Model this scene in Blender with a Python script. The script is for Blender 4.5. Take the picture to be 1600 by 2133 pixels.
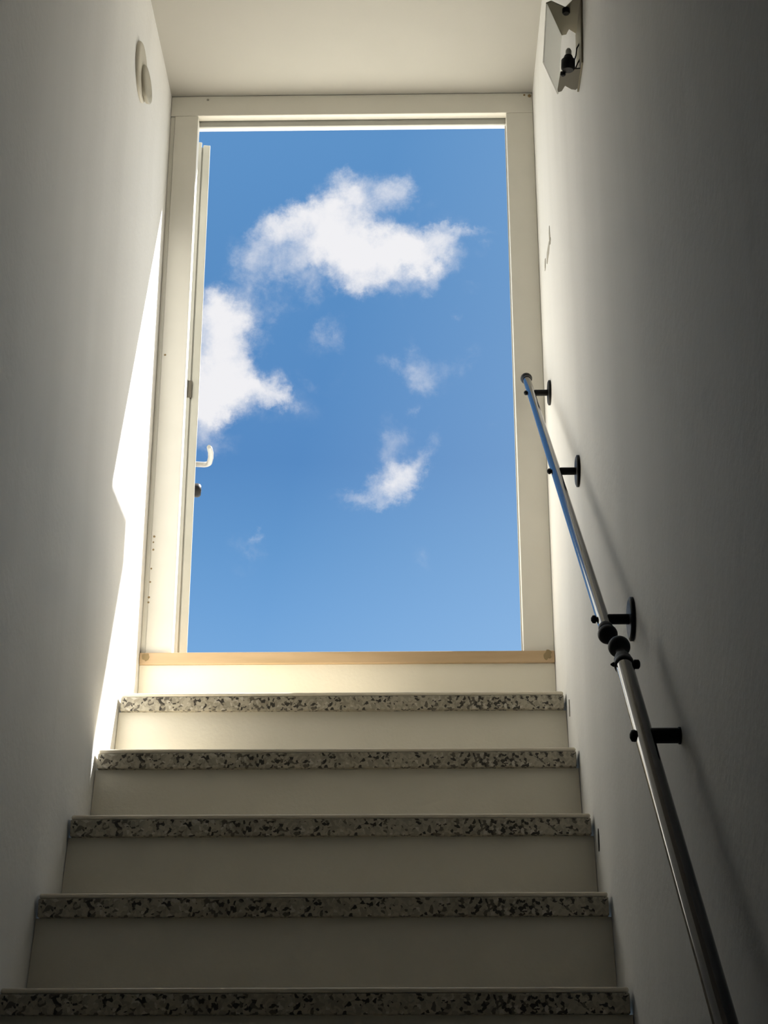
import bpy, math, random
from mathutils import Vector, Matrix

for o in list(bpy.data.objects):
    bpy.data.objects.remove(o, do_unlink=True)
scene = bpy.context.scene
col = scene.collection

# ------------------------------------------------------------------ camera
# X right, Y up the stairs towards the door, Z up; the lens is the origin
YAW, PITCH = 0.0177, 0.3944
F_PX = 3583.8
cam_d = bpy.data.cameras.new('camera')
cam = bpy.data.objects.new('camera', cam_d)
col.objects.link(cam)
cam_d.sensor_fit = 'AUTO'
cam_d.sensor_width = 36.0
cam_d.lens = F_PX / 2133.0 * 36.0
cam_d.clip_start = 0.02
fw = Vector((-math.sin(YAW) * math.cos(PITCH), math.cos(YAW) * math.cos(PITCH), math.sin(PITCH)))
rt = Vector((math.cos(YAW), math.sin(YAW), 0))
up = rt.cross(fw)
cam.matrix_world = Matrix((
    (rt.x, up.x, -fw.x, 0), (rt.y, up.y, -fw.y, 0), (rt.z, up.z, -fw.z, 0), (0, 0, 0, 1)))
scene.camera = cam

# ------------------------------------------------------------------ exposure
vs = scene.view_settings
vs.view_transform = 'Standard'
vs.look = 'None'
vs.gamma = 1.0
vs.use_curve_mapping = False
vs.exposure = 0.0

# ------------------------------------------------------------------ sun
SUN = Vector((1.50, 1.0, 2.23)).normalized()          # towards the sun
sd = bpy.data.lights.new('sun', 'SUN')
sd.energy = 24.5
sd.angle = math.radians(0.53)
sd.color = (1.0, 0.975, 0.925)
so = bpy.data.objects.new('sun', sd)
so.rotation_euler = SUN.to_track_quat('Z', 'Y').to_euler()
so.location = SUN * 20
col.objects.link(so)

# ------------------------------------------------------------------ sky
def lin(r, g, b, a=1.0):
    f = lambda c: (c / 255 / 12.92) if c / 255 <= .04045 else ((c / 255 + .055) / 1.055) ** 2.4
    return (f(r), f(g), f(b), a)

world = bpy.data.worlds.new('sky')
scene.world = world
world.use_nodes = True
nt = world.node_tree
nt.nodes.clear()
NN = nt.nodes.new
LK = nt.links.new

def math_node(op, a, b=None, clamp=False):
    n = NN('ShaderNodeMath')
    n.operation = op
    n.use_clamp = clamp
    for i, v in enumerate((a, b)):
        if v is None:
            continue
        if isinstance(v, (int, float)):
            n.inputs[i].default_value = v
        else:
            LK(v, n.inputs[i])
    return n.outputs[0]

def vmath(op, a, b=None, scale=None):
    n = NN('ShaderNodeVectorMath')
    n.operation = op
    for i, v in enumerate((a, b)):
        if v is None:
            continue
        if isinstance(v, (tuple, list, Vector)):
            n.inputs[i].default_value = v
        else:
            LK(v, n.inputs[i])
    if scale is not None:
        n.inputs['Scale'].default_value = scale
    return n

def smooth(v, lo, hi, a=0.0, b=1.0):
    n = NN('ShaderNodeMapRange')
    n.interpolation_type = 'SMOOTHSTEP'
    LK(v, n.inputs['Value'])
    for k, x in (('From Min', lo), ('From Max', hi), ('To Min', a), ('To Max', b)):
        n.inputs[k].default_value = x
    return n.outputs['Result']

def noise(vec, scale, detail=6.0, rough=0.55, dist=0.0, color=False):
    n = NN('ShaderNodeTexNoise')
    n.inputs['Scale'].default_value = scale
    n.inputs['Detail'].default_value = detail
    n.inputs['Roughness'].default_value = rough
    n.inputs['Distortion'].default_value = dist
    LK(vec, n.inputs['Vector'])
    return n.outputs['Color'] if color else n.outputs['Fac']

tc = NN('ShaderNodeTexCoord')
dirv = tc.outputs['Generated']            # world direction of the sky point
# the patch of sky straight up the stairs, in degrees-like tangent units about a fixed compass direction
C0 = Vector((-0.0177, 1.0, 0.42)).normalized()
E1 = Vector((1, 0.0177, 0)).normalized()
E2 = E1.cross(C0)
su = vmath('DOT_PRODUCT', dirv, tuple(E1)).outputs['Value']
sv = vmath('DOT_PRODUCT', dirv, tuple(E2)).outputs['Value']
sw = vmath('DOT_PRODUCT', dirv, tuple(C0)).outputs['Value']
swc = math_node('MAXIMUM', sw, .05)
cxyz = NN('ShaderNodeCombineXYZ')
LK(math_node('DIVIDE', su, swc), cxyz.inputs[0]); LK(math_node('DIVIDE', sv, swc), cxyz.inputs[1])
suv = cxyz.outputs[0]
warp_c = noise(dirv, 60.0, 5.0, 0.65, color=True)
warp = vmath('SCALE', vmath('SUBTRACT', warp_c, (.5, .5, .5)).outputs[0], scale=0.026).outputs[0]
wuv = vmath('ADD', suv, warp).outputs[0]

# clouds: where each tuft stands in the sky (tangent units), its half sizes, thickness, tilt in degrees
CL = [
    (-0.0268,0.1743,0.0167,0.0167,1.2,0), (-0.0307,0.1576,0.0223,0.0167,1.2,0), (-0.0140,0.1492,0.0251,0.0167,1.4,0), (0.0055,0.1492,0.0223,0.0140,1.3,0), (-0.0154,0.1381,0.0167,0.0126,0.9,0),
    (0.0181,0.1520,0.0167,0.0112,0.81,0), (0.0167,0.1381,0.0167,0.0126,0.7,-20), (0.0334,0.1493,0.0140,0.0126,0.675,0), (0.0404,0.1534,0.0167,0.0061,0.405,-15), (0.0362,0.1618,0.0140,0.0070,0.36,10),
    (0.0474,0.1604,0.0167,0.0028,0.27,0), (0.0292,0.1423,0.0167,0.0112,0.45,0), (0.0278,0.1325,0.0070,0.0112,0.315,0), (-0.0168,0.1827,0.0195,0.0112,0.6,20), (-0.0001,0.1827,0.0167,0.0098,0.425,0),
    (0.0083,0.1841,0.0098,0.0112,0.637,-30), (-0.0028,0.1743,0.0195,0.0140,0.383,0), (0.0223,0.1716,0.0140,0.0056,0.212,30), (-0.0447,0.1687,0.0195,0.0112,0.855,25), (-0.0586,0.1646,0.0167,0.0098,0.76,25),
    (-0.0670,0.1604,0.0112,0.0112,0.51,0), (-0.0558,0.1520,0.0279,0.0167,0.468,0), (-0.0726,0.1437,0.0195,0.0167,0.468,0), (-0.0614,0.1353,0.0195,0.0126,0.255,0), (-0.0419,0.1437,0.0195,0.0112,0.425,0),
    (-0.0447,0.1214,0.0153,0.0098,0.383,50), (-0.0781,0.1269,0.0167,0.0084,0.17,0), (-0.0112,0.1297,0.0223,0.0084,0.45,0), (-0.0000,0.1269,0.0251,0.0084,0.3,0), (0.0460,0.1270,0.0112,0.0039,0.27,0),
    (0.0404,0.1116,0.0050,0.0045,0.45,0), (-0.0935,0.1138,0.0195,0.0126,0.855,-15), (-0.0985,0.1096,0.0167,0.0167,0.81,0), (-0.0846,0.1082,0.0195,0.0140,0.262,0), (-0.0712,0.1116,0.0167,0.0140,0.262,30),
    (-0.0614,0.1144,0.0112,0.0045,0.225,40), (-0.1005,0.0837,0.0195,0.0307,1.17,0), (-0.0851,0.0949,0.0140,0.0126,0.637,0), (-0.0949,0.0734,0.0223,0.0223,1.08,0), (-0.0753,0.0734,0.0195,0.0112,0.85,-15),
    (-0.0656,0.0670,0.0153,0.0070,0.765,-30), (-0.0586,0.0628,0.0084,0.0045,0.51,0), (-0.1041,0.0558,0.0140,0.0195,0.9,0), (-0.0753,0.0572,0.0167,0.0098,0.34,0), (-0.0915,0.0628,0.0195,0.0140,0.72,0),
    (-0.1060,0.0452,0.0112,0.0167,0.54,0), (-0.0915,0.0335,0.0112,0.0070,0.315,20), (-0.0483,0.0594,0.0167,0.0140,0.212,0), (-0.0614,0.0767,0.0070,0.0070,0.34,0), (-0.0433,0.0748,0.0126,0.0039,0.25,-25),
    (-0.0307,0.1032,0.0089,0.0078,0.5,30), (-0.0343,0.0935,0.0140,0.0089,0.32,0), (-0.0274,0.0804,0.0039,0.0167,0.2,0), (0.0170,0.0770,0.0140,0.0140,0.4,0), (0.0053,0.0829,0.0126,0.0045,0.336,-20),
    (0.0164,0.0913,0.0039,0.0126,0.256,0), (0.0312,0.0770,0.0167,0.0126,0.336,0), (0.0466,0.0854,0.0140,0.0067,0.336,25), (0.0209,0.0687,0.0098,0.0098,0.2,0), (0.0195,0.0558,0.0098,0.0033,0.288,15),
    (0.0003,0.0436,0.0061,0.0140,0.274,0), (0.0111,0.0397,0.0098,0.0078,0.302,0), (0.0003,0.0274,0.0126,0.0126,0.446,-30), (0.0092,0.0190,0.0167,0.0098,0.54,20), (0.0053,0.0126,0.0140,0.0106,0.72,0),
    (0.0145,0.0159,0.0126,0.0098,0.432,0), (0.0184,0.0243,0.0126,0.0078,0.468,60), (0.0268,0.0332,0.0126,0.0050,0.432,55), (0.0073,0.0062,0.0098,0.0084,0.432,0), (-0.0036,0.0042,0.0126,0.0050,0.396,0),
    (-0.0190,0.0067,0.0112,0.0039,0.396,-10), (-0.0114,0.0017,0.0112,0.0045,0.324,0), (-0.0095,-0.0022,0.0167,0.0056,0.144,0), (-0.0806,-0.0285,0.0167,0.0100,0.35,70), (-0.0734,-0.0176,0.0070,0.0028,0.35,35),
    (0.0229,-0.0304,0.0070,0.0070,0.252,0), (0.0209,-0.0376,0.0112,0.0112,0.108,0), (0.0622,0.0475,0.0056,0.0033,0.18,0), (-0.0795,0.1395,0.0126,0.0126,0.4,0), (0.0501,0.1610,0.0140,0.0033,0.35,0),
    (0.0557,0.1548,0.0084,0.0028,0.3,-20), (-0.0419,0.1269,0.0140,0.0070,0.3,60),
]
field = None
for (u, v, ru, rv, amp, rot) in CL:
    m = NN('ShaderNodeMapping')
    m.vector_type = 'TEXTURE'
    LK(wuv, m.inputs['Vector'])
    m.inputs['Location'].default_value = (u, v, 0)
    m.inputs['Rotation'].default_value = (0, 0, math.radians(rot))
    m.inputs['Scale'].default_value = (ru * 1.35, rv * 1.35, 1)
    g = NN('ShaderNodeTexGradient')
    g.gradient_type = 'SPHERICAL'
    LK(m.outputs[0], g.inputs[0])
    n = NN('ShaderNodeMath')
    n.operation = 'MULTIPLY_ADD'
    LK(g.outputs['Fac'], n.inputs[0])
    n.inputs[1].default_value = amp
    if field is None:
        n.inputs[2].default_value = 0
    else:
        LK(field, n.inputs[2])
    field = n.outputs[0]
fine = noise(dirv, 55.0, 8.0, 0.62, 0.3)
near = smooth(field, 0.02, 0.30)
dens_in = math_node('ADD', field, math_node('MULTIPLY', math_node('MULTIPLY', math_node('SUBTRACT', fine, .52), 1.5), near))
dens_a = smooth(dens_in, .03, 1.80)
# the same fair-weather cloud goes on over the rest of the sky
big = noise(dirv, 5.0, 2.0, 0.5)
dens_o = math_node('ADD', math_node('MULTIPLY', math_node('SUBTRACT', big, .50), 4.0),
                   math_node('MULTIPLY', math_node('SUBTRACT', fine, .52), 1.5))
dens_b = smooth(dens_o, .03, 1.80)
away = smooth(sw, .972, .940)
dens = math_node('ADD', dens_a, math_node('MULTIPLY', dens_b, away), clamp=True)

sep = NN('ShaderNodeSeparateXYZ')
LK(dirv, sep.inputs[0])
elev = sep.outputs['Z']
ramp = NN('ShaderNodeValToRGB')
LK(elev, ramp.inputs[0])
cr = ramp.color_ramp
cr.elements[0].position = 0.0
cr.elements[0].color = lin(176, 207, 238)
cr.elements[1].position = 1.0
cr.elements[1].color = lin(78, 128, 188)
for p, c in ((.30, (120, 170, 221)), (.33, (111, 162, 215)), (.365, (100, 152, 206)), (.41, (87, 138, 195)), (.50, (89, 141, 196)), (.57, (94, 146, 200)), (.70, (88, 139, 196))):
    e = cr.elements.new(p)
    e.color = lin(*c)
# paler towards the sun's side of the sky
hsun = Vector((SUN.x, SUN.y, 0)).normalized()
hdot = vmath('DOT_PRODUCT', dirv, tuple(hsun)).outputs['Value']
glow = NN('ShaderNodeMapRange')
LK(hdot, glow.inputs['Value'])
glow.inputs['From Min'].default_value = .45
glow.inputs['From Max'].default_value = 1.0
mixg = NN('ShaderNodeMix')
mixg.data_type = 'RGBA'
LK(math_node('MULTIPLY', glow.outputs[0], .9), mixg.inputs[0])
LK(ramp.outputs[0], mixg.inputs[6])
mixg.inputs[7].default_value = lin(190, 220, 248)
mixc = NN('ShaderNodeMix')
mixc.data_type = 'RGBA'
LK(math_node('MULTIPLY', dens, .97), mixc.inputs[0])
LK(mixg.outputs[2], mixc.inputs[6])
mixc.inputs[7].default_value = lin(244, 243, 245)
bgn = NN('ShaderNodeBackground')
LK(mixc.outputs[2], bgn.inputs[0])
bgn.inputs[1].default_value = 1.0
outn = NN('ShaderNodeOutputWorld')
LK(bgn.outputs[0], outn.inputs[0])

# ------------------------------------------------------------------ materials
def new_mat(name):
    m = bpy.data.materials.new(name)
    m.use_nodes = True
    b = m.node_tree.nodes['Principled BSDF']
    return m, m.node_tree, b

def paint(name, c1, c2, scale=(3, 3, 3), nscale=2.0, rough=.6, bump=.08, bscale=60.0, spec=.3, detail=5.0):
    """painted surface: two near tones in soft patches, fine roller relief"""
    m, t, b = new_mat(name)
    N, L = t.nodes.new, t.links.new
    co = N('ShaderNodeTexCoord')
    mp = N('ShaderNodeMapping')
    mp.inputs['Scale'].default_value = scale
    L(co.outputs['Object'], mp.inputs[0])
    n = N('ShaderNodeTexNoise')
    n.inputs['Scale'].default_value = nscale
    n.inputs['Detail'].default_value = detail
    L(mp.outputs[0], n.inputs['Vector'])
    r = N('ShaderNodeValToRGB')
    r.color_ramp.elements[0].position = .35
    r.color_ramp.elements[0].color = c1
    r.color_ramp.elements[1].position = .65
    r.color_ramp.elements[1].color = c2
    L(n.outputs['Fac'], r.inputs[0])
    L(r.outputs[0], b.inputs['Base Color'])
    n2 = N('ShaderNodeTexNoise')
    n2.inputs['Scale'].default_value = bscale
    n2.inputs['Detail'].default_value = 3
    L(co.outputs['Object'], n2.inputs['Vector'])
    ad = N('ShaderNodeMath')
    ad.operation = 'MULTIPLY_ADD'
    ad.inputs[1].default_value = 3.0
    L(n.outputs['Fac'], ad.inputs[0]); L(n2.outputs['Fac'], ad.inputs[2])
    bp = N('ShaderNodeBump')
    bp.inputs['Strength'].default_value = bump
    bp.inputs['Distance'].default_value = .004
    L(ad.outputs[0], bp.inputs['Height'])
    L(bp.outputs[0], b.inputs['Normal'])
    b.inputs['Roughness'].default_value = rough
    b.inputs['Specular IOR Level'].default_value = spec
    return m

def flat(name, c, rough=.5, metal=0.0, spec=.5):
    m, t, b = new_mat(name)
    N, L = t.nodes.new, t.links.new
    n = N('ShaderNodeTexNoise')
    n.inputs['Scale'].default_value = 140
    co = N('ShaderNodeTexCoord')
    L(co.outputs['Object'], n.inputs['Vector'])
    mr = N('ShaderNodeMapRange')
    mr.inputs['To Min'].default_value = max(0, rough - .06)
    mr.inputs['To Max'].default_value = rough + .06
    L(n.outputs['Fac'], mr.inputs['Value'])
    L(mr.outputs[0], b.inputs['Roughness'])
    b.inputs['Base Color'].default_value = c
    b.inputs['Metallic'].default_value = metal
    b.inputs['Specular IOR Level'].default_value = spec
    return m

def terrazzo(name):
    m, t, b = new_mat(name)
    N, L = t.nodes.new, t.links.new
    co = N('ShaderNodeTexCoord')
    nz = N('ShaderNodeTexNoise'); nz.inputs['Scale'].default_value = 90
    L(co.outputs['Object'], nz.inputs['Vector'])
    vm = N('ShaderNodeVectorMath'); vm.operation = 'MULTIPLY_ADD'
    L(nz.outputs['Color'], vm.inputs[0]); vm.inputs[1].default_value = (.012, .012, .012)
    L(co.outputs['Object'], vm.inputs[2])
    v = N('ShaderNodeTexVoronoi'); v.inputs['Scale'].default_value = 170
    L(vm.outputs[0], v.inputs['Vector'])
    sp = N('ShaderNodeSeparateColor'); L(v.outputs['Color'], sp.inputs[0])
    r = N('ShaderNodeValToRGB'); r.color_ramp.interpolation = 'CONSTANT'
    els = r.color_ramp.elements
    els[0].position = 0; els[0].color = (.05, .043, .033, 1)
    els[1].position = .13; els[1].color = (.38, .34, .26, 1)
    for p, c in ((.34, (.50, .455, .355, 1)), (.60, (.42, .38, .295, 1)), (.74, (.15, .13, .10, 1)), (.84, (.53, .485, .38, 1)), (.95, (.64, .60, .51, 1))):
        e = els.new(p); e.color = c
    L(sp.outputs[0], r.inputs[0])
    n2 = N('ShaderNodeTexNoise'); n2.inputs['Scale'].default_value = 5
    L(co.outputs['Object'], n2.inputs['Vector'])
    mx = N('ShaderNodeMix'); mx.data_type = 'RGBA'; mx.blend_type = 'MULTIPLY'
    mx.inputs[0].default_value = .5
    L(r.outputs[0], mx.inputs[6])
    r2 = N('ShaderNodeValToRGB')
    r2.color_ramp.elements[0].position = .3; r2.color_ramp.elements[0].color = (.55, .55, .53, 1)
    r2.color_ramp.elements[1].position = .6; r2.color_ramp.elements[1].color = (1, 1, 1, 1)
    L(n2.outputs[0], r2.inputs[0]); L(r2.outputs[0], mx.inputs[7])
    L(mx.outputs[2], b.inputs['Base Color'])
    bp = N('ShaderNodeBump'); bp.inputs['Strength'].default_value = .35; bp.inputs['Distance'].default_value = .002
    L(sp.outputs[0], bp.inputs['Height']); L(bp.outputs[0], b.inputs['Normal'])
    b.inputs['Roughness'].default_value = .5
    return m

A = .74
M_wall = paint('plaster_wall', (A, A * .992, A * .962, 1), (A * .95, A * .942, A * .91, 1), scale=(2.0, 5.0, .7), nscale=1.3, rough=.75, bump=.30)
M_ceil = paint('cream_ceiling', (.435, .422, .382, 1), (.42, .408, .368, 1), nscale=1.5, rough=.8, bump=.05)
M_frame = paint('cream_gloss_frame', (.75, .725, .65, 1), (.73, .705, .63, 1), nscale=5, rough=.38, bump=.03, bscale=90, spec=.4)
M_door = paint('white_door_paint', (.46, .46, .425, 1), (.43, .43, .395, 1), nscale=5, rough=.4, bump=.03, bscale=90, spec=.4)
M_sill = paint('peach_sill_wood', (.58, .42, .26, 1), (.50, .36, .21, 1), scale=(1, 8, 8), nscale=4, rough=.5, bump=.06)
M_riser = paint('cream_riser', (.80, .755, .64, 1), (.77, .725, .61, 1), nscale=3, rough=.7, bump=.10, bscale=120)
M_tread = terrazzo('speckled_terrazzo')
M_pale = paint('pale_lit_terrazzo', (.84, .765, .62, 1), (.79, .715, .57, 1), nscale=14, rough=.45, bump=.05, bscale=200)  # pale tone stands in for light caught along the tread tops
M_floor = paint('grey_floor', (.20, .19, .17, 1), (.16, .15, .13, 1), nscale=3, rough=.6)
M_dark = paint('hall_bounce_absorber', (.10, .085, .065, 1), (.085, .07, .055, 1), nscale=3, rough=.6)  # dark tone given to unseen hall surfaces so less light bounces back
M_terr = paint('pale_terrace', (.55, .52, .46, 1), (.48, .46, .41, 1), nscale=3, rough=.8)
M_pipe = flat('black_gloss_pipe', (.012, .011, .010, 1), rough=.12, metal=0.0, spec=1.0)
M_black = flat('black_iron', (.006, .006, .006, 1), rough=.5, spec=.2)
M_alu = flat('aluminium_handle', (.30, .29, .27, 1), rough=.4, metal=.3)
M_hinge = flat('grey_hinge', (.12, .11, .09, 1), rough=.4, metal=.5)
M_lampm = flat('lamp_brushed_metal', (.26, .235, .17, 1), rough=.5, metal=.2)
M_lampg = flat('lamp_frosted_panel', (.50, .50, .47, 1), rough=.35)
def frosted(name, c):
    m, t_, b = new_mat(name)
    N, L = t_.nodes.new, t_.links.new
    tr = N('ShaderNodeBsdfTranslucent'); tr.inputs[0].default_value = c
    nz = N('ShaderNodeTexNoise'); nz.inputs['Scale'].default_value = 300
    mr = N('ShaderNodeMapRange'); mr.inputs['To Min'].default_value = .25; mr.inputs['To Max'].default_value = .4
    L(nz.outputs['Fac'], mr.inputs['Value']); L(mr.outputs[0], b.inputs['Roughness'])
    b.inputs['Base Color'].default_value = c
    mx = N('ShaderNodeMixShader'); mx.inputs[0].default_value = .8
    L(b.outputs[0], mx.inputs[1]); L(tr.outputs[0], mx.inputs[2])
    L(mx.outputs[0], t_.nodes['Material Output'].inputs['Surface'])
    return m
M_frost = frosted('lamp_frosted_glass', (.90, .90, .87, 1))
M_lampd = flat('lamp_dull_metal', (.14, .13, .10, 1), rough=.5, metal=.2)
M_cover = flat('cover_plastic', (.50, .47, .39, 1), rough=.5)
M_cover2 = flat('cover_plastic_lid', (.40, .375, .30, 1), rough=.5)
M_chip = flat('bare_plaster', (.36, .34, .29, 1), rough=.9)
M_slot = flat('slot_dark', (.03, .028, .022, 1), rough=.7)
M_stain = flat('rust_stain', (.30, .22, .11, 1), rough=.8)

# ------------------------------------------------------------------ builders
class MB:
    """collects boxes, prisms, tubes and lathes, then links them as one mesh object"""
    def __init__(s):
        s.v, s.f, s.sm = [], [], []
    def add(s, vs_, fs_, smooth_=False):
        o = len(s.v)
        s.v += [tuple(x) for x in vs_]
        s.f += [tuple(i + o for i in f) for f in fs_]
        s.sm += [smooth_] * len(fs_)
        return s
    def box(s, x0, x1, y0, y1, z0, z1):
        v = [(x, y, z) for z in (z0, z1) for y in (y0, y1) for x in (x0, x1)]
        return s.add(v, [(0, 2, 3, 1), (4, 5, 7, 6), (0, 1, 5, 4), (2, 6, 7, 3), (0, 4, 6, 2), (1, 3, 7, 5)])
    def hexa(s, v):
        """eight corners in the order of box()"""
        return s.add(v, [(0, 2, 3, 1), (4, 5, 7, 6), (0, 1, 5, 4), (2, 6, 7, 3), (0, 4, 6, 2), (1, 3, 7, 5)])
    def prism(s, poly, ext):
        n = len(poly)
        ext = Vector(ext)
        v = [Vector(p) for p in poly] + [Vector(p) + ext for p in poly]
        fs = [tuple(range(n))[::-1], tuple(range(n, 2 * n))]
        fs += [(i, (i + 1) % n, n + (i + 1) % n, n + i) for i in range(n)]
        return s.add(v, fs)
    def tube(s, pts, rad, n=20, caps=True):
        pts = [Vector(p) for p in pts]
        rad = rad if isinstance(rad, (list, tuple)) else [rad] * len(pts)
        ref = None
        v, fs = [], []
        for i, p in enumerate(pts):
            t = (pts[min(i + 1, len(pts) - 1)] - pts[max(i - 1, 0)]).normalized()
            if ref is None:
                a = Vector((0, 0, 1)) if abs(t.z) < .9 else Vector((1, 0, 0))
                ref = (a - t * a.dot(t)).normalized()
            else:
                ref = (ref - t * ref.dot(t)).normalized()
            b = t.cross(ref)
            for k in range(n):
                an = 2 * math.pi * k / n
                v.append(p + (ref * math.cos(an) + b * math.sin(an)) * rad[i])
        for i in range(len(pts) - 1):
            for k in range(n):
                fs.append((i * n + k, i * n + (k + 1) % n, (i + 1) * n + (k + 1) % n, (i + 1) * n + k))
        s.add(v, fs, True)
        if caps:
            o = len(pts) - 1
            s.add(v[:n], [tuple(range(n))[::-1]])
            s.add(v[o * n:], [tuple(range(n))])
        return s
    def lathe(s, base, axis, prof, n=32):
        """prof: (distance along axis, radius)"""
        base, axis = Vector(base), Vector(axis).normalized()
        return s.tube([base + axis * h for h, r in prof], [max(r, 1e-5) for h, r in prof], n, True)
    def build(s, name, mat, parent=None, bevel=0.0, seg=2, kind=None):
        me = bpy.data.meshes.new(name)
        me.from_pydata(s.v, [], s.f)
        me.update()
        me.polygons.foreach_set('use_smooth', s.sm)
        me.materials.append(mat)
        o = bpy.data.objects.new(name, me)
        col.objects.link(o)
        if parent is not None:
            o.parent = parent
            o.matrix_parent_inverse = Matrix.Translation(-parent.location)
        if bevel:
            md = o.modifiers.new('edge', 'BEVEL')
            md.width = bevel
            md.segments = seg
            md.limit_method = 'ANGLE'
        if kind:
            o['kind'] = kind
        return o

def empty(name, loc, label=None, cat=None, group=None, kind=None):
    o = bpy.data.objects.new(name, None)
    o.empty_display_size = .05
    col.objects.link(o)
    o.location = loc
    tag(o, label, cat, group, kind)
    return o

def tag(o, label=None, cat=None, group=None, kind=None):
    for k, v in (('label', label), ('category', cat), ('group', group), ('kind', kind)):
        if v:
            o[k] = v
    return o

# ------------------------------------------------------------------ measures of the stairwell
XL, XR = -.6595, .3405
YD = 3.9562                 # inner face of the door frame
YO = 4.07                   # outer face of the building
ZC = 2.9014                 # flat ceiling
Y1, Z1, RUN, RISE = 3.6967, 1.1045, .2305, .189
NSTEP = 14
ZF = Z1 - RISE * NSTEP      # floor of the lower hall
YH = 1.15                   # the unseen hall below, darkened to cut bounced light, starts here
YB = -2.2                   # back wall of the lower hall
ZS = 1.2795                 # top of the door sill

# ------------------------------------------------------------------ structure
w = MB().box(XL - .25, XL, YH, YO, ZF - .2, 3.5).build('wall_left', M_wall)
tag(w, 'white plastered stairwell wall on the left crossed by a strip of sunlight', kind='structure')
wr = MB().box(XR, XR + .25, YH, YO, ZF - .2, 3.5).build('wall_right', M_wall)
tag(wr, 'white plastered stairwell wall on the right carrying the handrails', kind='structure')
for nm, xa, xb, lb in (('wall_hall_left', XL - .25, XL, 'unseen left wall of the lower hall, darkened to cut bounced light'), ('wall_hall_right', XR, XR + .25, 'unseen right wall of the lower hall, darkened to cut bounced light')):
    tag(MB().box(xa, xb, YB - .25, YH, ZF - .2, 3.5).build(nm, M_dark), lb, kind='structure')
w = MB().box(XL, XR, YB - .25, YB, ZF - .2, 3.5).build('wall_back', M_dark)
tag(w, 'unseen wall at the foot of the stairs, darkened to cut bounced light', kind='structure')
w = MB().box(XL, XR, 3.985, YO, ZC, 3.5).build('wall_front', M_wall)
tag(w, 'plastered wall over the open door', kind='structure')
c = MB()
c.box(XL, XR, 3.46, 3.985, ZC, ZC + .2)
s2 = MB()
# the ceiling folds and follows the stairs down
y0, z0, y1, z1 = 3.46, ZC, .35, .95
ym = 3.05
zm = z0 + (z1 - z0) * (ym - y0) / (y1 - y0)
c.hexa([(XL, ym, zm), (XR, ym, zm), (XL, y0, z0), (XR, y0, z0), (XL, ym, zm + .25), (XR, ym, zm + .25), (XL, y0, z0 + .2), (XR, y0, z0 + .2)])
y0, z0 = ym, zm
s2.hexa([(XL, y1, z1), (XR, y1, z1), (XL, y0, z0), (XR, y0, z0), (XL, y1, z1 + .25), (XR, y1, z1 + .25), (XL, y0, z0 + .2), (XR, y0, z0 + .2)])  # unseen lower ceiling, made dark to dim the fill light
s2.box(XL, XR, YB, y1, z1, z1 + .25)
tag(s2.build('ceiling_soffit', M_dark), 'unseen soffit added over the lower stairs, darkened to cut bounced light', kind='structure')
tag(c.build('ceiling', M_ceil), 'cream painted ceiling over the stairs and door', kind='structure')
tag(MB().box(XL, XR, YB, Y1 - RUN * (NSTEP - 1) + .05, ZF - .2, ZF).build('floor', M_floor), 'grey floor of the lower hall', kind='structure')
tag(MB().box(-9, 9, YO, 16, ZS - .25, ZS - .06).build('terrace', M_terr), 'pale sunlit paving outside the door', kind='structure')

for nm, xa, xb, lb in (('wall_exterior_left', -3.0, XL - .25, 'outer face of the house left of the door'), ('wall_exterior_right', XR + .25, 3.0, 'outer face of the house right of the door')):
    tag(MB().box(xa, xb, YO - .2, YO, ZS - .25, 3.5).build(nm, M_wall), lb, kind='structure')
# the eave right of the door bites a corner out of the sunlight on the left wall
tag(MB().box(.62, 3.0, YO, 4.517, 3.30, 3.42).build('roof_eave', M_door), 'flat roof eave outside, right of the door', kind='structure')

# ------------------------------------------------------------------ staircase: treads and risers
st = empty('staircase', (0, Y1 - RUN * (NSTEP - 1), ZF), 'staircase with speckled terrazzo treads and cream risers climbing to the door', 'staircase')
GAP = .006
TH = .041
LAYER = .009                # pale layer added on each tread for a lit edge and more bounced light
def edge(o, w_):
    md = o.modifiers.new('edge', 'BEVEL'); md.width = w_; md.segments = 2; md.limit_method = 'ANGLE'
tread_me = MB().box(XL + GAP, XR - GAP, 0, RUN + .03, -TH, -LAYER).build('tread', M_tread, st, bevel=.002)
layer_me = MB().box(XL + GAP + .0005, XR - GAP - .0005, .0004, RUN + .03, -LAYER, 0).build('lit_top_layer', M_pale, tread_me, bevel=.0080, seg=5)
first = (tread_me, layer_me)
riser_me = None
for i in range(NSTEP):
    y, z = Y1 - RUN * i, Z1 - RISE * i
    if i == 0:
        t, tl = first
    else:
        t, tl = first[0].copy(), first[1].copy()
        col.objects.link(t); col.objects.link(tl)
        tl.parent = t
    t.location = (0, y, z)
    tl.matrix_parent_inverse = Matrix.Identity(4)
    tl.location = (0, 0, 0)
    h = RISE - TH
    if riser_me is None:
        # the plastered riser leans: its foot stands a little further forward than its top
        m = MB().hexa([(XL + .001, -.022, -h), (XR - .001, -.022, -h), (XL + .001, .03, -h), (XR - .001, .03, -h),
                       (XL + .001, .014, 0), (XR - .001, .014, 0), (XL + .001, .03, 0), (XR - .001, .03, 0)])
        r = m.build('riser', M_riser, st)
        riser_me = r.data
    else:
        r = bpy.data.objects.new('riser', riser_me)
        col.objects.link(r)
        r.parent = st
        r.matrix_parent_inverse = Matrix.Translation(-st.location)
    r.location = (0, y, z - TH)
# last riser under the door sill
MB().box(XL + .001, XR - .001, YD - .004, YD + .03, Z1 + .0005, 1.2495).build('top_riser', M_riser, st)

# ------------------------------------------------------------------ door frame
fr = empty('trim_1', (0, YD, ZS), 'cream wooden door frame around the open doorway', kind='structure')
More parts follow.
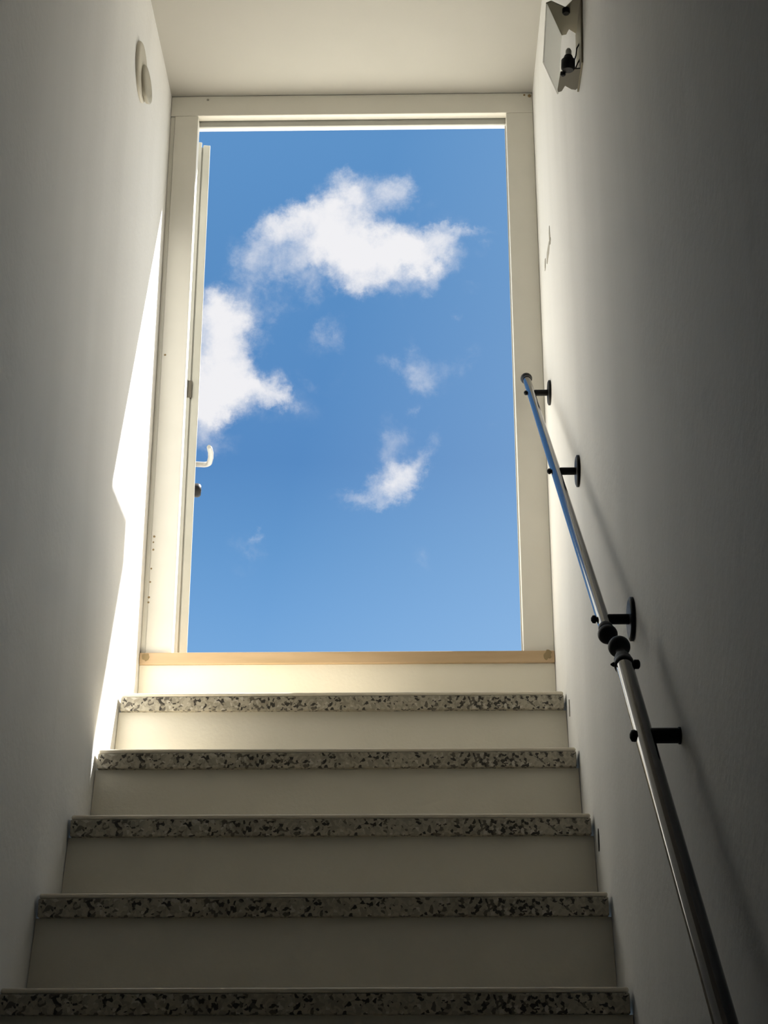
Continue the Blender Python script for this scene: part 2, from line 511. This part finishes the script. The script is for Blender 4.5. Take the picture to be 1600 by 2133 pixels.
# head: front board, stop strip, rebate
MB().box(XL + .0002, XR - .0002, YD, YD + .0265, 2.8355, ZC - .001).build('head', M_frame, fr, bevel=.002)
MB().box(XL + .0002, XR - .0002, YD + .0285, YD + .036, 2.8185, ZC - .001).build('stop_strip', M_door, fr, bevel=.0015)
MB().box(XL + .0002, XR - .0002, YD + .0365, YO - .002, 2.862, ZC - .001).build('head_rebate', M_frame, fr)
# hinge post: batten in the corner, post
MB().box(XL + .0002, XL + .012, YD + .003, YD + .04, ZS, 2.835).build('batten', M_frame, fr, bevel=.0012)
MB().box(XL + .0121, -.5825, YD, YD + .034, ZS, 2.835).build('post', M_frame, fr, bevel=.002)
MB().box(XL + .0002, -.603, YD + .041, YO - .002, ZS, 2.8615).build('post_rebate', M_frame, fr)
# latch post
MB().box(.2660, XR - .0002, YD, YD + .034, ZS, 2.835).build('post', M_frame, fr, bevel=.002)
MB().box(.2635, .270, YD + .0345, YD + .042, ZS, 2.8180).build('stop_strip', M_door, fr, bevel=.0015)
MB().box(.2790, XR - .0002, YD + .0465, YO - .002, ZS, 2.8615).build('post_rebate', M_frame, fr)
# sill
tag(MB().box(XL + .001, XR - .001, YD - .012, YO + .03, 1.250, ZS).build('sill', M_sill, fr, bevel=.002), 'peach-brown wooden door sill')
# old nails, fillings and stains on the frame
for (x, z, rr, mm) in ((-.5585, 2.888, .0035, M_chip), (.332, 2.890, .005, M_stain), (.318, 2.893, .003, M_stain)):
    MB().lathe((x, YD + .001, z), (0, -1, 0), [(0, rr), (.002, rr), (.0028, rr * .6)], 10).build('nail_head', mm, fr)
for (x, z, rr) in ((-.6385, 2.093, .003), (-.6405, 1.585, .003), (-.642, 1.570, .0022), (-.641, 1.55, .0026), (-.6435, 1.50, .0024), (-.6445, 1.465, .0026), (-.6455, 1.425, .003), (-.646, 1.412, .0026)):
    MB().lathe((x, YD + .001, z), (0, -1, 0), [(0, rr), (.0012, rr), (.002, rr * .5)], 8).build('nail_head', M_stain, fr)
random.seed(4)
for (cx, s) in ((XL + .012, 1), (XR - .012, -1)):
    pts = []
    for k in range(14):
        a = 2 * math.pi * k / 14
        q = 1 + .35 * random.uniform(-1, 1)
        pts.append((cx + s * .006 + .009 * q * math.cos(a), YD - .0125, 1.268 + .011 * q * math.sin(a)))
    MB().prism(pts, (0, -.0008, 0)).build('rust_stain', M_stain, fr)

# ------------------------------------------------------------------ door leaf, swung outwards past the square
ANG = math.radians(8.6)
HX, HY = -.5645, 4.092                        # inner edge of the hinge stile
ld = Vector((-math.sin(ANG), math.cos(ANG), 0))      # along the leaf, away from the hinges
ln_ = Vector((math.cos(ANG), math.sin(ANG), 0))      # out of its indoor face
O = Vector((HX, HY, 0))
Z0L, Z1L = 1.289, 2.838
dr = empty('door_1', (HX - .02, HY, Z0L), 'cream door leaf swung open outwards, seen edge on at the left jamb', kind='structure')
def leaf_box(a0, a1, b0, b1, z0, z1):
    """a along the leaf, b outwards from the indoor face (negative into the leaf)"""
    v = []
    for z in (z0, z1):
        for a, b in ((a0, b0), (a0, b1), (a1, b0), (a1, b1)):
            q = O + ld * a + ln_ * b
            v.append((q.x, q.y, z))
    return MB().hexa(v)
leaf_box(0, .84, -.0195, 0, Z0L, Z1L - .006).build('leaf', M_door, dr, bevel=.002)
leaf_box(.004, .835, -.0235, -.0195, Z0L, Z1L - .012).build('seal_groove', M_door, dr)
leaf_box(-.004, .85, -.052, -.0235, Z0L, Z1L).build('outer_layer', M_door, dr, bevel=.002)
for zc in (2.0575,):
    hg = leaf_box(-.0062, .010, -.0335, -.019, zc - .025, zc + .025).build('hinge', M_hinge if zc == 2.0575 else M_door, dr, bevel=.0015)
    q = O + ln_ * -.0335 + ld * -.006
    MB().lathe((q.x, q.y, zc - .025), (0, 0, 1), [(0, .003), (.002, .0045), (.048, .0045), (.05, .003)], 12).build('hinge_pin', M_hinge if zc == 2.0575 else M_door, hg)
# lever handle near the free edge, arm pointing back to the hinges
ha = .775
hz = 2.188
def lp(a, b, z):
    q = O + ld * a + ln_ * b
    return (q.x, q.y, z)
MB().lathe(lp(ha, 0, hz), ln_, [(0, .024), (.006, .024), (.009, .020), (.009, .010)], 24).build('handle_rose', M_alu, dr)
path = [lp(ha, .004, hz), lp(ha, .030, hz)]
for k in range(7):
    a = math.pi / 2 * k / 6
    path.append(lp(ha - .020 * (1 - math.cos(a)), .032 + .020 * math.sin(a), hz))
path += [lp(ha - .05, .0545, hz + .001), lp(ha - .085, .0535, hz + .002), lp(ha - .115, .049, hz + .003), lp(ha - .127, .046, hz + .0035)]
MB().tube(path, [.0085] * (len(path) - 2) + [.0082, .0065], 16).build('lever_handle', M_alu, dr)
MB().lathe(lp(ha, 0, 2.100), ln_, [(0, .022), (.020, .022), (.026, .020), (.030, .015)], 24).build('lock_cylinder', M_black, dr)
MB().lathe(lp(ha, .030, 2.100), ln_, [(0, .005), (.0008, .005)], 12).build('keyhole', M_alu, dr)

# ------------------------------------------------------------------ handrails
RX = .294                                             # axis of the pipes

def ball(r, n=14):
    return [(r - r * math.cos(math.pi * k / n), r * math.sin(math.pi * k / n)) for k in range(n + 1)]

def bracket(parent, y, z, arm_r, fl_r, fl_t):
    b = MB().lathe((RX, y, z), (1, 0, 0), [(.006, arm_r * .85), (.009, arm_r), (XR - RX - fl_t * .5, arm_r)], 20).build('bracket_arm', M_black, parent)
    MB().lathe((XR - fl_t, y, z), (1, 0, 0), [(0, fl_r * .86), (fl_t * .3, fl_r), (fl_t - .0004, fl_r)], 28).build('wall_flange', M_black, b)
    MB().lathe((RX, y, z), (-1, 0, 0), [(.004, arm_r * .5), (.0105, arm_r * .5), (.0115, arm_r * .8), (.0160, arm_r * .75), (.0185, arm_r * .3)], 16).build('bolt_end', M_black, b)
    return b

# upper rail: straight pipe with a ball at both ends on three wall brackets
uA, uB = Vector((.2925, 3.905, 1.988)), Vector((RX, 2.480, .832))
ud = (uA - uB).normalized()
hr = empty('handrail', (RX, 3.20, 1.41), 'upper steel pipe handrail with ball ends on three black wall brackets beside the door', 'handrail', 'handrails on the right wall')
PR = .0102
MB().tube([uB, uA], PR, 24).build('pipe', M_pipe, hr)
MB().lathe(uA - ud * .018, ud, [(0, .0112), (.008, .0125)] + [(.010 + h, r) for h, r in ball(.0148)[3:]], 28).build('ball_end', M_black, hr)
MB().lathe(uB + ud * .010, -ud, [(-.012, .0112), (0, .0122)] + [(.002 + h, r) for h, r in ball(.0152)[3:]], 28).build('ball_end', M_black, hr)
for y, ar, fr_ in ((3.7800, .0078, .031), (3.2085, .0078, .0330), (2.5260, .0082, .0345)):
    t = (y - uB.y) / (uA.y - uB.y)
    bracket(hr, y, uB.z + (uA.z - uB.z) * t, ar, fr_, .0070)

# lower rail: thicker pipe with a ball, a necked collar and one stub bracket set in the plaster
lA, lB = Vector((RX, 2.345, .7655)), Vector((RX, .62, -.800))
ldn = (lB - lA).normalized()
hr2 = empty('handrail', (RX, 1.5, 0), 'lower steel pipe handrail with a necked ball top running down out of view', 'handrail', 'handrails on the right wall')
LR = .0122
MB().tube([lA + ldn * .058, lB], LR, 24).build('pipe', M_pipe, hr2)
MB().lathe(lA - ldn * .016, ldn, [(h, r) for h, r in ball(.0160)[:11]] + [(.030, .0072), (.036, .0062), (.044, .0066), (.052, .0105), (.060, .0126), (.070, .0126)], 28).build('ball_end', M_black, hr2)
cc = lA + ldn * .060
col_ = MB().lathe(cc - ldn * .007, ldn, [(0, .0126), (.002, .0142), (.012, .0142), (.014, .0126)], 24).build('collar', M_black, hr2)
MB().lathe(cc + Vector((.010, 0, 0)), (1, 0, 0), [(0, .004), (.003, .004), (.004, .0068), (.010, .0068), (.012, .004)], 14).build('collar_screw', M_black, col_)
MB().lathe(cc + Vector((-.010, 0, .0)), (-1, 0, 0), [(0, .0035), (.005, .0035), (.009, .001)], 12).build('collar_pin', M_black, col_)
for y in (2.140, 1.20):
    t = (y - lA.y) / (lB.y - lA.y)
    bracket(hr2, y, lA.z + (lB.z - lA.z) * t, .0100, .0112, .004)

# ------------------------------------------------------------------ wall lamp on the right wall
lm = empty('wall_lamp', (XR, 2.80, 2.10), 'small open wall lamp with bow-tie end plates and frosted panel high on right wall', 'wall lamp')
ZT, ZB2 = 2.222, 2.104
MB().prism([(.270, 2.744, ZT), (.280, 2.738, ZT), (.309, 2.7575, ZT), (.324, 2.733, ZT), (.339, 2.731, ZT), (.339, 2.839, ZT),
            (.3215, 2.8225, ZT), (.3174, 2.839, ZT), (.306, 2.842, ZT)], (0, 0, .003)).build('end_plate', M_lampm, lm)
MB().prism([(.2985, 2.806, ZB2), (.322, 2.796, ZB2), (.339, 2.794, ZB2), (.339, 2.850, ZB2), (.3335, 2.862, ZB2), (.3245, 2.860, ZB2), (.311, 2.8485, ZB2),
            (.3056, 2.866, ZB2), (.2970, 2.870, ZB2)], (0, 0, .003)).build('end_plate', M_lampd, lm)
p = [Vector((.270, 2.744, ZT + .002)), Vector((.306, 2.842, ZT + .002)), Vector((.2970, 2.872, ZB2 - .003)), Vector((.2610, 2.769, ZB2 - .003))]
MB().prism(p, (.0025, -.0009, 0)).build('frosted_panel', M_frost, lm)
MB().prism([(XR - .0005, 2.728, ZT + .003), (XR - .0005, 2.846, ZT + .003), (XR - .0005, 2.866, ZB2 - .002), (XR - .0005, 2.772, ZB2 - .002)], (-.0035, 0, 0)).build('back_plate', M_lampm, lm)
MB().lathe((.3105, 2.761, ZT), (0, 0, -1), [(0, .0075), (.008, .0078), (.011, .006)], 18).build('fixing_knob', M_black, lm)
MB().lathe((.3035, 2.808, ZB2), (0, 0, -1), [(0, .0052), (.004, .0052), (.006, .003)], 16).build('fixing_knob', M_black, lm)
lh = MB().lathe((.3125, 2.796, ZB2 - .002), (.05, -.1, 1), [(0, .0105), (.004, .0138), (.022, .0138), (.026, .010), (.032, .008)], 18).build('lamp_holder', M_black, lm)
MB().lathe((.3142, 2.7928, ZB2 + .029), (.05, -.1, 1), [(0, .0045), (.004, .006), (.012, .006), (.017, .0035), (.018, .001)], 16).build('bulb', M_lampg, lh)
MB().tube([(.339, 2.790, ZB2 + .062), (.332, 2.795, ZB2 + .050), (.330, 2.800, ZB2 + .036), (.324, 2.806, ZB2 + .020), (.316, 2.808, ZB2 + .012)], .0013, 8).build('wire', M_black, lm)
MB().tube([(.339, 2.800, ZB2 + .030), (.333, 2.806, ZB2 + .022), (.328, 2.81, ZB2 + .010), (.318, 2.812, ZB2 + .006)], .0015, 8).build('wire', M_hinge, lm)

# ------------------------------------------------------------------ round cover on the left wall
rc = empty('round_wall_cover', (XL, 3.470, 2.617), 'round cream blanking cover with a sagging lid high on the left wall', 'wall cover')
MB().lathe((XL + .0004, 3.470, 2.617), (1, 0, 0), [(0, .074), (.004, .074), (.007, .070), (.008, .060)], 40).build('base_ring', M_cover, rc)
MB().lathe((XL + .008, 3.492, 2.596), Vector((1, -.07, .06)), [(0, .046), (.007, .048), (.010, .045), (.011, .030)], 36).build('lid', M_cover2, rc)

# ------------------------------------------------------------------ small marks of the right wall
def wall_patch(name, cy, cz, ry, rz, mat, parent=None, seed=1, t=.0008, n=12, jag=.3):
    random.seed(seed)
    pts = []
    for k in range(n):
        a = 2 * math.pi * k / n
        q = 1 + jag * random.uniform(-1, 1)
        pts.append((XR - .0003, cy + ry * q * math.cos(a), cz + rz * q * math.sin(a)))
    return MB().prism(pts, (-t, 0, 0)).build(name, mat, parent)
for k, (cy, cz, ry, rz) in enumerate(((3.625, 2.240, .014, .022), (3.69, 2.226, .050, .017), (3.775, 2.245, .016, .012), (3.61, 2.213, .010, .008))):
    wall_patch('plaster_chip', cy, cz, ry, rz, M_chip, wr, seed=k + 3)
sl = wall_patch('wall_slot', 3.629, 1.0455, .004, .020, M_chip, None, 21, .0015, 10, .1)
tag(sl, 'narrow beige slot in the right wall beside the topmost tread', 'slot', 'slots low on the right wall')
sl = wall_patch('wall_slot', 3.1656, .6600, .007, .020, M_slot, None, 22, .0015, 10, .1)
tag(sl, 'short black slot in the right wall beside the third tread down', 'slot', 'slots low on the right wall')
